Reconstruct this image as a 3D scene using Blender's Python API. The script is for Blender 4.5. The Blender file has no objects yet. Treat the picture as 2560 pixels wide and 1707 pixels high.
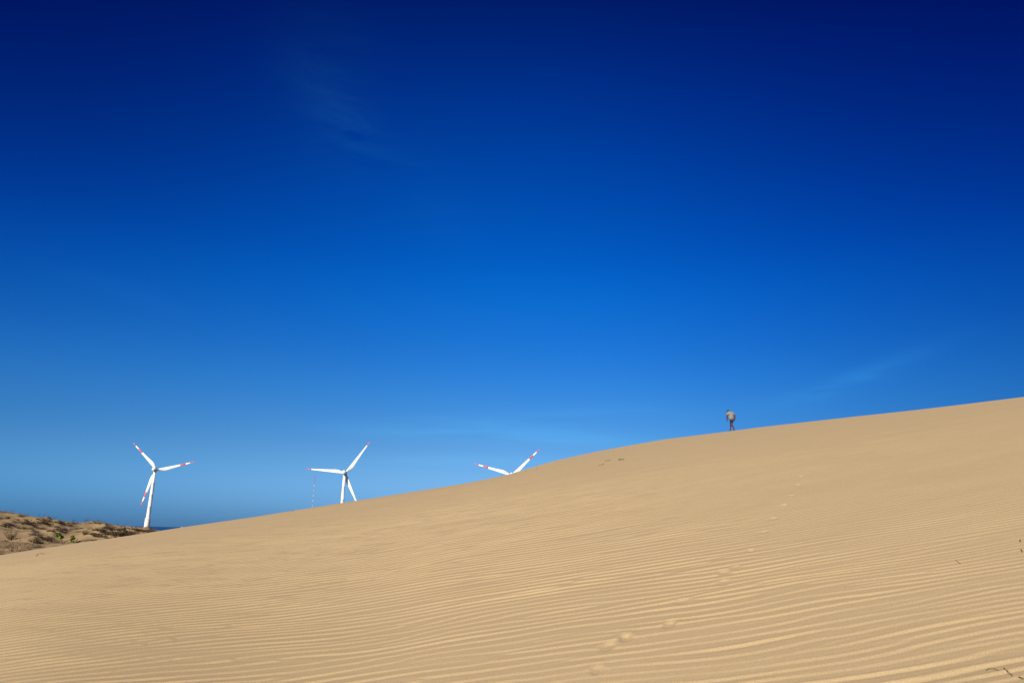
import bpy, bmesh, math, random
import numpy as np
from mathutils import Vector, Matrix, Euler

# ------------------------------------------------------------------ camera, light, exposure
FPX = 1760.0                                   # focal length in pixels of the 2560 px wide photograph
PITCH = math.atan(478 / FPX); ROLL = 0.018
SUN_EL, SUN_AZ = math.radians(24), math.radians(203)   # azimuth clockwise from +Y (the view direction)
SUN_STRENGTH, SKY_STRENGTH, EXPOSURE = 5.0, 0.080, 0.31

scn = bpy.context.scene
X0 = np.array([1.0, 0, 0]); Fv = np.array([0, math.cos(PITCH), math.sin(PITCH)]); Uv = np.array([0, -math.sin(PITCH), math.cos(PITCH)])
Rv = X0 * math.cos(ROLL) + Uv * math.sin(ROLL); Vv = Uv * math.cos(ROLL) - X0 * math.sin(ROLL)
cam_d = bpy.data.cameras.new('camera'); cam = bpy.data.objects.new('camera', cam_d)
scn.collection.objects.link(cam); scn.camera = cam
cam.matrix_world = Matrix(((Rv[0], Vv[0], -Fv[0], 0), (Rv[1], Vv[1], -Fv[1], 0), (Rv[2], Vv[2], -Fv[2], 0), (0, 0, 0, 1)))
cam_d.sensor_width = 36; cam_d.lens = 36 * FPX / 2560; cam_d.clip_start = 0.05; cam_d.clip_end = 90000

def ray(px, py):                                # direction of a photograph pixel, horizontal length 1
    d = Fv + Rv * (px - 1280) / FPX - Vv * (py - 853.5) / FPX
    return d / math.hypot(d[0], d[1])

world = bpy.data.worlds.new('World'); scn.world = world; world.use_nodes = True
wn, wl = world.node_tree.nodes, world.node_tree.links
wn.clear()
def N(t, **kw):
    n = wn.new(t)
    for k, v in kw.items(): setattr(n, k, v)
    return n
def M_(op, a, b=None, c=None, clamp=False):
    n = wn.new('ShaderNodeMath'); n.operation = op; n.use_clamp = clamp
    for i, v in enumerate((a, b, c)):
        if v is None: continue
        if isinstance(v, (int, float)): n.inputs[i].default_value = v
        else: wl.new(v, n.inputs[i])
    return n.outputs[0]
sky = N('ShaderNodeTexSky'); sky.sky_type = 'NISHITA'; sky.sun_disc = False
sky.sun_elevation = SUN_EL; sky.sun_rotation = SUN_AZ; sky.air_density = 1.0; sky.dust_density = 0.3; sky.ozone_density = 2.0
tc = N('ShaderNodeTexCoord'); sep = N('ShaderNodeSeparateXYZ'); wl.new(tc.outputs['Generated'], sep.inputs[0])
sx, sy, sz = sep.outputs
# deep polarised blue: a grade of the sky by elevation (degrees / 90); a broad, soft azimuth lobe paints in lens vignetting
el = M_('DIVIDE', M_('ARCSINE', M_('MAXIMUM', sz, 0.0)), math.pi / 2)
SKY_STOPS = [(0.0, (0.12, 0.3, 0.82)), (0.6, (0.12, 0.31, 0.86)), (2.0, (0.19, 0.42, 0.964)), (3.6, (0.25, 0.483, 0.925)), (5.6, (0.224, 0.455, 0.808)), (7.6, (0.179, 0.427, 0.779)), (11.1, (0.096, 0.425, 0.866)), (14.6, (0.047, 0.381, 0.903)), (18.2, (0.015, 0.385, 1)), (21.7, (0.003, 0.333, 0.993)), (28.6, (0.0, 0.246, 0.874)), (35.0, (0.0, 0.15, 0.734)), (40.9, (0.0, 0.066, 0.455)), (50, (0.0, 0.037, 0.35)), (90, (0.0, 0.037, 0.35))]
ramp = N('ShaderNodeValToRGB'); cr = ramp.color_ramp; cr.interpolation = 'B_SPLINE' if len(SKY_STOPS) > 3 else 'LINEAR'
while len(cr.elements) < len(SKY_STOPS): cr.elements.new(0.5)
for e_, (d_, c_) in zip(cr.elements, SKY_STOPS): e_.position = d_ / 90; e_.color = (*c_, 1)
wl.new(el, ramp.inputs[0])
mul = N('ShaderNodeMixRGB', blend_type='MULTIPLY'); mul.inputs[0].default_value = 1
wl.new(sky.outputs[0], mul.inputs[1]); wl.new(ramp.outputs[0], mul.inputs[2])
az = M_('ARCTAN2', M_('SUBTRACT', sx, M_('MULTIPLY', sy, -0.05)), M_('MAXIMUM', sy, -10.0))
g_ = M_('SUBTRACT', 1.0, M_('POWER', M_('MAXIMUM', M_('COSINE', az), 0.0), 3.0))
side = M_('ADD', M_('MULTIPLY', az, 1.5), 0.5, clamp=True)                       # 0 left, 1 right
high = N('ShaderNodeMapRange', interpolation_type='SMOOTHSTEP'); wl.new(el, high.inputs[0]); high.inputs[1].default_value = 9 / 90; high.inputs[2].default_value = 36 / 90
comb = N('ShaderNodeCombineXYZ')
for ch, (cl_, cr2, ch_) in enumerate(((1.0, 2.2, 3.0), (0.30, 1.15, 2.5), (0.06, 0.75, 1.3))):
    low = M_('ADD', cl_, M_('MULTIPLY', side, cr2 - cl_)); hd_ = M_('MULTIPLY', high.outputs[0], M_('SUBTRACT', ch_, low))
    wl.new(M_('MULTIPLY', 1.2, M_('EXPONENT', M_('MULTIPLY', M_('MULTIPLY', M_('ADD', low, hd_), g_), -1.0))), comb.inputs[ch])
mul2 = N('ShaderNodeVectorMath', operation='MULTIPLY'); wl.new(mul.outputs[0], mul2.inputs[0]); wl.new(comb.outputs[0], mul2.inputs[1])
# thin cirrus veils
def spot(azd, eld, wa, we, rot):                # soft elliptical patch round one direction of the sky
    a0, e0 = math.radians(azd), math.radians(eld)
    c = (math.sin(a0) * math.cos(e0), math.cos(a0) * math.cos(e0), math.sin(e0))
    right = (math.cos(a0), -math.sin(a0), 0); up = (-math.sin(a0) * math.sin(e0), -math.cos(a0) * math.sin(e0), math.cos(e0))
    def dot(v):
        n = N('ShaderNodeVectorMath', operation='DOT_PRODUCT'); wl.new(tc.outputs['Generated'], n.inputs[0]); n.inputs[1].default_value = v; return n.outputs['Value']
    cr_, sr_ = math.cos(rot), math.sin(rot)
    r2 = tuple(right[i] * cr_ + up[i] * sr_ for i in range(3)); u2 = tuple(-right[i] * sr_ + up[i] * cr_ for i in range(3))
    p, q = dot(r2), dot(u2)
    d = M_('ADD', M_('POWER', M_('DIVIDE', p, wa), 2.0), M_('POWER', M_('DIVIDE', q, we), 2.0))
    front = M_('GREATER_THAN', dot(c), 0.0)
    return M_('MULTIPLY', M_('EXPONENT', M_('MULTIPLY', d, -1.0)), front)
def fibre(rot, sc_, seed_):
    m_ = N('ShaderNodeMapping'); wl.new(tc.outputs['Generated'], m_.inputs[0]); m_.inputs['Rotation'].default_value = rot; m_.inputs['Scale'].default_value = sc_; m_.inputs['Location'].default_value = (seed_, 0, 0)
    n_ = N('ShaderNodeTexNoise'); wl.new(m_.outputs[0], n_.inputs[0]); n_.inputs['Scale'].default_value = 1.5; n_.inputs['Detail'].default_value = 8; n_.inputs['Roughness'].default_value = 0.6; n_.inputs['Distortion'].default_value = 1.0
    return M_('MULTIPLY', M_('SUBTRACT', n_.outputs[0], 0.33, clamp=True), 3.2, clamp=True)
fib_low = fibre((0, 0, 0), (2.2, 2.2, 26), 0.4); fib_up = fibre((0.2, 0.9, 0.2), (3, 6, 12), 1.7); fib_r = fibre((0, math.radians(12), 0), (2.5, 2.5, 24), 3.1)
veil = None
for a in [(-16.5, 33.0, 0.06, 0.10, math.radians(20), 0.024, fib_up), (-15.5, 31.3, 0.065, 0.03, math.radians(-40), 0.028, fib_up), (-8, 27, 0.10, 0.05, math.radians(-40), 0.012, fib_up),
          (27.5, 11.8, 0.085, 0.010, math.radians(17), 0.09, fib_r), (24, 10.5, 0.07, 0.010, math.radians(8), 0.04, fib_r),
          (0, 7.6, 0.19, 0.012, math.radians(-1), 0.17, fib_low), (-3, 5.6, 0.16, 0.009, math.radians(1), 0.08, fib_low), (4, 9.2, 0.18, 0.012, math.radians(3), 0.08, fib_low), (-31, 16.5, 0.09, 0.014, math.radians(-10), 0.012, fib_low)]:
    s_ = M_('MULTIPLY', M_('MULTIPLY', spot(*a[:5]), a[6]), a[5])
    veil = s_ if veil is None else M_('ADD', veil, s_)
vc = N('ShaderNodeVectorMath', operation='SCALE'); vc.inputs[0].default_value = (0.8, 4.8, 6.0); wl.new(veil, vc.inputs['Scale'])
add = N('ShaderNodeVectorMath', operation='ADD'); wl.new(mul2.outputs[0], add.inputs[0]); wl.new(vc.outputs[0], add.inputs[1])
bg = N('ShaderNodeBackground'); bg.inputs[1].default_value = SKY_STRENGTH; wl.new(add.outputs[0], bg.inputs[0])
wo = N('ShaderNodeOutputWorld'); wl.new(bg.outputs[0], wo.inputs[0])

sd = bpy.data.lights.new('sun', 'SUN'); sd.energy = SUN_STRENGTH; sd.angle = math.radians(0.53); sd.color = (1.0, 0.92, 0.79)
sun = bpy.data.objects.new('sun', sd); scn.collection.objects.link(sun)
sdir = Vector((math.sin(SUN_AZ) * math.cos(SUN_EL), math.cos(SUN_AZ) * math.cos(SUN_EL), math.sin(SUN_EL)))
sun.rotation_euler = sdir.to_track_quat('Z', 'Y').to_euler(); sun.location = sdir * 50

scn.view_settings.view_transform = 'Standard'; scn.view_settings.look = 'None'
scn.view_settings.exposure = EXPOSURE; scn.view_settings.gamma = 1; scn.view_settings.use_curve_mapping = False
scn.cycles.max_bounces = 6

# ------------------------------------------------------------------ helpers
rng = np.random.default_rng(7); random.seed(7)
C = scn.collection
def tag(o, label=None, cat=None, group=None, kind=None):
    for k, v in (('label', label), ('category', cat), ('group', group), ('kind', kind)):
        if v: o[k] = v
    return o
def obj(name, mesh, mats, parent=None, loc=None):
    o = bpy.data.objects.new(name, mesh); C.objects.link(o)
    if mats is not None and not mesh.materials:
        for m in (mats if isinstance(mats, (list, tuple)) else [mats]): mesh.materials.append(m)
    if parent: o.parent = parent
    if loc is not None: o.location = loc
    return o
def bm_mesh(name, bm, smooth=True):
    me = bpy.data.meshes.new(name); bm.to_mesh(me); bm.free()
    if smooth: me.polygons.foreach_set('use_smooth', [True] * len(me.polygons))
    return me
def grid_mesh(name, V, nr, nc, wrap=False):
    me = bpy.data.meshes.new(name); me.vertices.add(nr * nc); me.vertices.foreach_set('co', V.astype(np.float32).ravel())
    i = np.arange(nr - 1)[:, None]; j = np.arange(nc if wrap else nc - 1)[None, :]; j2 = (j + 1) % nc
    q = np.stack([i * nc + j, i * nc + j2, (i + 1) * nc + j2, (i + 1) * nc + j], -1).reshape(-1, 4)
    n = len(q)
    me.loops.add(n * 4); me.loops.foreach_set('vertex_index', q.ravel().astype(np.int32))
    me.polygons.add(n); me.polygons.foreach_set('loop_start', np.arange(0, n * 4, 4, dtype=np.int32))
    me.polygons.foreach_set('loop_total', np.full(n, 4, dtype=np.int32)); me.polygons.foreach_set('use_smooth', np.ones(n, dtype=bool))
    me.update(); me.validate(); return me
class Field:                                    # smooth periodic random field, unit variance
    def __init__(s, seed, cell, lx, ly=None, n=512, cplx=False, rot=0.0, rough=False):
        ly = ly or lx; g = np.random.default_rng(seed)
        w = g.normal(size=(n, n)) + (1j * g.normal(size=(n, n)) if cplx else 0)
        kx = np.fft.fftfreq(n, cell)[None, :] * 2 * np.pi; ky = np.fft.fftfreq(n, cell)[:, None] * 2 * np.pi
        filt = np.exp(-0.5 * ((kx * lx) ** 2 + (ky * ly) ** 2))
        if rough:
            k = np.hypot(kx, ky); filt = (k * lx > 0.7) / np.maximum(k * lx, 0.5) ** 1.9
        f = np.fft.ifft2(np.fft.fft2(w) * filt)
        if not cplx: f = f.real
        f = f - f.mean(); s.f = f / np.sqrt((np.abs(f) ** 2).mean()); s.c = cell; s.n = n; s.rot = rot
    def __call__(s, x, y):
        if s.rot: x, y = x * math.cos(s.rot) + y * math.sin(s.rot), -x * math.sin(s.rot) + y * math.cos(s.rot)
        u = np.asarray(x) / s.c + 1e4 * 0; v = np.asarray(y) / s.c
        iu = np.floor(u).astype(int); iv = np.floor(v).astype(int); fu = u - iu; fv = v - iv
        fu = fu * fu * (3 - 2 * fu); fv = fv * fv * (3 - 2 * fv)
        a = s.f; n = s.n; i0 = iu % n; i1 = (iu + 1) % n; j0 = iv % n; j1 = (iv + 1) % n
        return (a[j0, i0] * (1 - fu) + a[j0, i1] * fu) * (1 - fv) + (a[j1, i0] * (1 - fu) + a[j1, i1] * fu) * fv
def sstep(a, b, x):
    t = np.clip((np.asarray(x, dtype=float) - a) / (b - a), 0, 1); return t * t * (3 - 2 * t)

# ------------------------------------------------------------------ materials
def mat(name, col, rough=0.9, spec=0.2, noise=None, bump=None, metal=0.0):
    m = bpy.data.materials.new(name); m.use_nodes = True; nt = m.node_tree; b = nt.nodes['Principled BSDF']
    b.inputs['Base Color'].default_value = (*col, 1); b.inputs['Roughness'].default_value = rough
    b.inputs['Specular IOR Level'].default_value = spec; b.inputs['Metallic'].default_value = metal
    t = nt.nodes.new('ShaderNodeTexCoord')
    if noise:                                    # (scale, second colour, contrast)
        n = nt.nodes.new('ShaderNodeTexNoise'); n.inputs['Scale'].default_value = noise[0]; n.inputs['Detail'].default_value = 4
        nt.links.new(t.outputs['Object'], n.inputs[0])
        r = nt.nodes.new('ShaderNodeValToRGB'); r.color_ramp.elements[0].position = 0.5 - noise[2]; r.color_ramp.elements[1].position = 0.5 + noise[2]
        r.color_ramp.elements[0].color = (*col, 1); r.color_ramp.elements[1].color = (*noise[1], 1)
        nt.links.new(n.outputs[0], r.inputs[0]); nt.links.new(r.outputs[0], b.inputs['Base Color'])
    if bump:                                     # (scale, distance)
        n2 = nt.nodes.new('ShaderNodeTexNoise'); n2.inputs['Scale'].default_value = bump[0]; n2.inputs['Detail'].default_value = 3
        nt.links.new(t.outputs['Object'], n2.inputs[0])
        bp = nt.nodes.new('ShaderNodeBump'); bp.inputs['Strength'].default_value = 1; bp.inputs['Distance'].default_value = bump[1]
        nt.links.new(n2.outputs[0], bp.inputs['Height']); nt.links.new(bp.outputs[0], b.inputs['Normal'])
    return m
def sand_material(name, c1, c2, dark, patch=0.25, grain=1.0):
    m = bpy.data.materials.new(name); m.use_nodes = True; nt = m.node_tree; L = nt.links; b = nt.nodes['Principled BSDF']
    b.inputs['Roughness'].default_value = 0.95; b.inputs['Specular IOR Level'].default_value = 0.1
    t = nt.nodes.new('ShaderNodeTexCoord')
    mpn = nt.nodes.new('ShaderNodeMapping'); mpn.inputs['Rotation'].default_value = (0, 0, math.radians(12)); mpn.inputs['Scale'].default_value = (0.35, 2.2, 2.2)
    L.new(t.outputs['Object'], mpn.inputs[0])
    n1 = nt.nodes.new('ShaderNodeTexNoise'); n1.inputs['Scale'].default_value = 1.0; n1.inputs['Detail'].default_value = 8; n1.inputs['Roughness'].default_value = 0.65; L.new(mpn.outputs[0], n1.inputs[0])
    r1 = nt.nodes.new('ShaderNodeValToRGB'); r1.color_ramp.elements[0].position = 0.32; r1.color_ramp.elements[1].position = 0.60
    r1.color_ramp.elements[0].color = (*c1, 1); r1.color_ramp.elements[1].color = (*c2, 1); L.new(n1.outputs[0], r1.inputs[0])
    n2 = nt.nodes.new('ShaderNodeTexNoise'); n2.inputs['Scale'].default_value = 160; n2.inputs['Detail'].default_value = 3; n2.inputs['Roughness'].default_value = 0.8; L.new(t.outputs['Object'], n2.inputs[0])
    r2 = nt.nodes.new('ShaderNodeValToRGB'); r2.color_ramp.elements[0].position = 0.30; r2.color_ramp.elements[1].position = 0.70
    g0 = 1 - 0.36 * grain; g1 = 1 + 0.0
    r2.color_ramp.elements[0].color = (g0, g0 * 0.98, g0 * 0.95, 1); r2.color_ramp.elements[1].color = (1, 1, 1, 1); L.new(n2.outputs[0], r2.inputs[0])
    mx = nt.nodes.new('ShaderNodeMixRGB'); mx.blend_type = 'MULTIPLY'; mx.inputs[0].default_value = 1; L.new(r1.outputs[0], mx.inputs[1]); L.new(r2.outputs[0], mx.inputs[2])
    n3 = nt.nodes.new('ShaderNodeTexNoise'); n3.inputs['Scale'].default_value = 0.35; n3.inputs['Detail'].default_value = 7; n3.inputs['Roughness'].default_value = 0.7; L.new(t.outputs['Object'], n3.inputs[0])
    r3 = nt.nodes.new('ShaderNodeValToRGB'); r3.color_ramp.elements[0].position = 0.5; r3.color_ramp.elements[1].position = 0.72; r3.color_ramp.elements[0].color = (0, 0, 0, 1); r3.color_ramp.elements[1].color = (patch,) * 3 + (1,); L.new(n3.outputs[0], r3.inputs[0])
    mx2 = nt.nodes.new('ShaderNodeMixRGB'); L.new(r3.outputs[0], mx2.inputs[0]); L.new(mx.outputs[0], mx2.inputs[1]); mx2.inputs[2].default_value = (*dark, 1)
    L.new(mx2.outputs[0], b.inputs['Base Color'])
    n4 = nt.nodes.new('ShaderNodeTexNoise'); n4.inputs['Scale'].default_value = 220; n4.inputs['Detail'].default_value = 2; L.new(t.outputs['Object'], n4.inputs[0])
    bp = nt.nodes.new('ShaderNodeBump'); bp.inputs['Strength'].default_value = 0.6; bp.inputs['Distance'].default_value = 0.0018
    L.new(n4.outputs[0], bp.inputs['Height']); L.new(bp.outputs[0], b.inputs['Normal'])
    return m
M = dict(
    sand=sand_material('dune_sand', (0.585, 0.436, 0.248), (0.615, 0.459, 0.260), (0.46, 0.345, 0.212)),
    sand2=sand_material('hummock_sand', (0.37, 0.265, 0.145), (0.42, 0.30, 0.165), (0.20, 0.145, 0.09), 0.6),
    ground=mat('coastal_soil', (0.25, 0.19, 0.11), 0.95, 0.1, (0.02, (0.12, 0.12, 0.05), 0.15)),
    white=mat('turbine_white_paint', (0.80, 0.81, 0.82), 0.4, 0.4, (0.15, (0.74, 0.75, 0.76), 0.3)),
    red=mat('turbine_red_paint', (0.62, 0.07, 0.025), 0.45, 0.4, (0.2, (0.55, 0.06, 0.025), 0.3)),
    grey=mat('dark_grey_steel', (0.12, 0.13, 0.15), 0.5, 0.4, (1, (0.09, 0.1, 0.11), 0.3)),
    mastred=mat('mast_red_paint', (0.45, 0.08, 0.06), 0.5, 0.3, (1, (0.4, 0.07, 0.05), 0.3)),
    dry=mat('dry_stem', (0.10, 0.065, 0.035), 0.9, 0.1, (6, (0.18, 0.12, 0.06), 0.2)),
    drydark=mat('dark_dry_creeper', (0.042, 0.03, 0.021), 0.9, 0.1, (6, (0.09, 0.062, 0.038), 0.2)),
    seed=mat('pale_dry_seed_head', (0.26, 0.18, 0.11), 0.9, 0.1, (6, (0.16, 0.10, 0.06), 0.2)),
    olive=mat('olive_stem', (0.15, 0.13, 0.055), 0.9, 0.1, (6, (0.10, 0.09, 0.035), 0.2)),
    leaf=mat('bright_green_leaf', (0.06, 0.16, 0.015), 0.5, 0.4, (5, (0.13, 0.27, 0.025), 0.2)),
    yleaf=mat('yellowed_leaf', (0.42, 0.30, 0.03), 0.6, 0.3, (5, (0.30, 0.26, 0.04), 0.2)),
    bark=mat('reddish_bark', (0.16, 0.08, 0.05), 0.9, 0.1, (12, (0.11, 0.06, 0.04), 0.2)),
    skin=mat('brown_skin', (0.075, 0.030, 0.018), 0.5, 0.3, (20, (0.06, 0.025, 0.015), 0.2)),
    hair=mat('black_hair', (0.012, 0.010, 0.010), 0.6, 0.3, (60, (0.02, 0.016, 0.015), 0.2)),
    shirt=mat('grey_cotton', (0.235, 0.23, 0.235), 0.95, 0.1, (14, (0.19, 0.185, 0.19), 0.2), (40, 0.01)),
    shorts=mat('dark_grey_cotton', (0.022, 0.021, 0.026), 0.95, 0.1, (14, (0.03, 0.028, 0.034), 0.2), (40, 0.01)),
    hull=mat('ship_white_paint', (0.75, 0.75, 0.74), 0.5, 0.3, (0.5, (0.6, 0.55, 0.5), 0.2)),
)
def sea_material():
    m = bpy.data.materials.new('sea_water'); m.use_nodes = True; nt = m.node_tree; b = nt.nodes['Principled BSDF']
    b.inputs['Base Color'].default_value = (0.008, 0.05, 0.14, 1); b.inputs['Roughness'].default_value = 0.35; b.inputs['IOR'].default_value = 1.33
    t = nt.nodes.new('ShaderNodeTexCoord'); n = nt.nodes.new('ShaderNodeTexNoise'); n.inputs['Scale'].default_value = 0.05; n.inputs['Detail'].default_value = 8
    nt.links.new(t.outputs['Object'], n.inputs[0]); bp = nt.nodes.new('ShaderNodeBump'); bp.inputs['Distance'].default_value = 4
    nt.links.new(n.outputs[0], bp.inputs['Height']); nt.links.new(bp.outputs[0], b.inputs['Normal'])
    return m
M['sea'] = sea_material()

# ------------------------------------------------------------------ the big dune
CREST = [(-250, 1427), (0, 1388.5), (200, 1357), (300, 1343), (400, 1327.6), (520, 1309.7), (640, 1292), (740, 1275.7), (960, 1240.7), (1160, 1209), (1270, 1187),
         (1300, 1178), (1380, 1153.8), (1420, 1144.7), (1500, 1127), (1660, 1098.3), (1780, 1083.5), (1900, 1068), (2140, 1040.5), (2560, 997), (2900, 963)]
ca, ct = [], []
for p in CREST:
    d = ray(*p); ca.append(math.atan2(d[0], d[1])); ct.append(d[2])
ca, ct = np.array(ca), np.array(ct)
A_ = np.stack([np.sin(ca), np.cos(ca)], 1); (pa, pb), *_ = np.linalg.lstsq(A_, ct, rcond=None)
fa = np.linspace(-math.pi, math.pi, 3601)
res = np.interp(fa, ca, ct - A_ @ np.array([pa, pb]))
res *= 1 - sstep(0.75, 1.6, np.abs(fa))
kk = np.exp(-0.5 * (np.arange(-24, 25) / 4.0) ** 2); res = np.convolve(np.pad(res, 24, mode='edge'), kk / kk.sum(), 'valid')
EYE = 1.6; PLAIN = -12.0
def crest_dist(a): return 60 - 24 * (1 - sstep(-0.62, -0.12, a)) * (1 - sstep(1.2, 2.0, np.abs(a)))
undul = Field(11, 0.25, 1.6, 0.7, rot=math.radians(-12)); undul2 = Field(12, 0.5, 5, 2.5, rot=math.radians(-12)); undul3 = Field(13, 0.12, 0.55, 0.22, rot=math.radians(-12))
def dune_z(x, y):
    r = np.hypot(x, y) + 1e-9; a = np.arctan2(x, y); D = crest_dist(a); q = np.clip(r / D, 0, 1)
    z = pa * x + pb * y + np.interp(a, fa, res) * r * sstep(0.0, 0.9, q) - EYE * (1 - q) ** 4
    over = np.maximum(r - D, 0)
    slope = over ** 2 / (over + 9) * 0.62; z = z - slope
    env = 1 - sstep(0.8, 1.0, q)
    z = z + (0.003 * undul(x, y) + 0.012 * undul2(x, y) * sstep(2, 8, r)) * env * sstep(1, 3, r) + 0.03 * undul2(x, y) * (1 - env) * 0.6
    # soft floor at the coastal plain
    k = 1.2; d = (z - PLAIN + 0.3) / k
    return PLAIN - 0.3 + k * np.where(d > 20, d, np.log1p(np.exp(np.minimum(d, 20))))
def hit(px, py, zf, r0, r1, n=6000):
    d = ray(px, py); r = np.linspace(r0, r1, n); x = r * d[0]; y = r * d[1]
    g = zf(x, y) - r * d[2]; i = np.argmax(g >= 0)
    if g[i] < 0: i = int(np.argmax(g / r))
    return float(x[i]), float(y[i]), float(zf(x[i:i + 1], y[i:i + 1])[0])

nang = math.radians(5.5); nx, ny = math.sin(nang), math.cos(nang)
BL_ = Field(21, 0.06, 0.21, 0.068, n=1024, cplx=True, rot=-nang); BR_ = Field(22, 0.05, 0.17, 0.05, n=1024, cplx=True, rot=-nang)
_u = np.arange(-90, 130, 0.02)
def phase_table(us, lams):
    lam = np.interp(_u, us, lams); return lam, np.cumsum(0.02 / lam)
LAM_L, PH_L = phase_table([2, 3.5, 5, 7, 9, 13], [.085, .090, .102, .128, .150, .165]); LAM_R, PH_R = phase_table([2, 4, 7, 12], [.066, .066, .074, .095])
warp1 = Field(31, 0.2, 2.2, 1.6, rot=-nang); warp2 = Field(32, 0.07, 0.36, 0.30, n=768, rot=-nang); warp3 = Field(35, 0.05, 0.36, 0.11, n=1024, rot=-nang)
ampf = Field(33, 0.06, 0.8, 0.2, n=1024, rot=-nang); ampf2 = Field(36, 0.05, 0.26, 0.05, n=1024, rot=-nang); wsel = Field(34, 0.2, 1.6, 0.7, rot=-nang)
def ripple(x, y):
    r = np.hypot(x, y); a = np.arctan2(x, y)
    xl = np.maximum(0.5 - x, 0); u = x * nx + y * ny + np.where(xl < 3.6, 0.085 * xl ** 2, 1.1016 + 0.612 * (xl - 3.6)) + 0.10 * warp1(x, y) + 0.032 * warp2(x, y) + 0.012 * warp3(x, y)
    wr_ = sstep(0.2, 3.4, x + 0.35 * wsel(x, y) + 0.10 * (y - 4)); wl_ = 1 - wr_
    lam_l = np.interp(u, _u, LAM_L); lam_r = np.interp(u, _u, LAM_R); lam_m = lam_l * wl_ + lam_r * wr_
    A = wl_ * (0.42 + BL_(x, y)) * np.exp(2j * np.pi * np.interp(u, _u, PH_L)) + wr_ * (0.42 + BR_(x, y)) * np.exp(2j * np.pi * np.interp(u, _u, PH_R))
    amp = np.minimum(np.abs(A) / 0.4, 1.0) ** 0.5
    t = (np.angle(A) / (2 * np.pi)) % 1.0; f = 0.22 + 0.12 * sstep(7, 20, r)
    up = np.clip(t / f, 0, 1); up = up * up * (3 - 2 * up)
    q = np.clip((t - f) / (1 - f), 0, 1); dn = 1 - (q + 0.55 * np.sin(2 * np.pi * q) / (2 * np.pi))
    h = np.where(t < f, up, dn) - 0.5
    env = sstep(1.2, 2.5, r) * (1 - sstep(24, 44, r)) * (1 - sstep(0.80, 0.95, np.abs(a))) * (1 - 0.62 * sstep(5, 24, r))
    return h * amp * lam_m * 0.070 * env * np.clip(0.98 + 0.05 * ampf(x, y) + (0.30 - 0.27 * sstep(4.5, 9, r)) * ampf2(x, y), 0.15, 1.9)

FOOT = [(1491, 1676), (1519, 1617), (1564, 1594), (1673, 1562), (1704, 1504), (1809, 1455), (1811, 1431), (1839, 1418), (1878, 1376), (1909, 1330), (1934, 1296),
        (1960, 1263), (1980, 1238), (1995, 1212), (2003, 1190)]
rngf = np.random.default_rng(3).random(40)
def foot_marks(x, y, z):
    dz = np.zeros_like(z); flat = np.zeros_like(z)
    for i, p in enumerate(FOOT):
        fx, fy, _ = hit(*p, dune_z, 1.5, 40)
        a = math.radians(20 + (9 if i % 2 else -9)); m = np.hypot(x - fx, y - fy) < 0.6
        dx, dy = x[m] - fx, y[m] - fy
        al = dx * math.sin(a) + dy * math.cos(a); ac = dx * math.cos(a) - dy * math.sin(a)
        d = np.sqrt((al / 0.075) ** 2 + (ac / 0.042) ** 2) + 0.10 * undul3(x[m] * 3 + i, y[m] * 3)
        dp = 0.55 + 0.45 * rngf[i]
        dz[m] += -0.016 * dp * (1 - sstep(0.55, 1.0, d)) * np.clip(0.7 + 5 * al, 0.25, 1.2) + 0.004 * dp * np.exp(-((d - 1.45) / 0.35) ** 2) * (al > 0)
        flat[m] = np.maximum(flat[m], (1 - sstep(0.7, 1.3, d)) * 0.8)
    return dz, flat

rows = np.concatenate([np.arange(0.3, 2.6, 0.1), np.arange(2.6, 9, 0.0125), np.arange(9, 15, 0.0135), np.arange(15, 26, 0.021), np.arange(26, 44, 0.038), np.arange(44, 70, 0.18), np.arange(70, 150, 1.5), np.arange(150, 420, 15)])
az_in = np.radians(np.arange(-44, 44.001, 0.172)); az_out = np.radians(np.linspace(44, 316, 72)[1:-1])
azs = np.concatenate([az_in, az_out]); nr, nc = len(rows), len(azs)
RR, AA = np.meshgrid(rows, azs, indexing='ij'); XX, YY = RR * np.sin(AA), RR * np.cos(AA)
ZZ = dune_z(XX, YY)
RP = ripple(XX, YY) + 0.0010 * undul3(XX, YY) * sstep(1.5, 3, RR) * (1 - sstep(15, 28, RR))
dz, flat = foot_marks(XX, YY, ZZ)
ZZ = ZZ + RP * (1 - flat) + dz
me = grid_mesh('dune', np.stack([XX, YY, ZZ], -1), nr, nc, wrap=True)
cap = bpy.data.meshes.new('x')
tag(obj('dune', me, M['sand']), 'large rippled sand dune rising to the right', kind='structure')
del RR, AA, XX, YY, ZZ, RP

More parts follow.
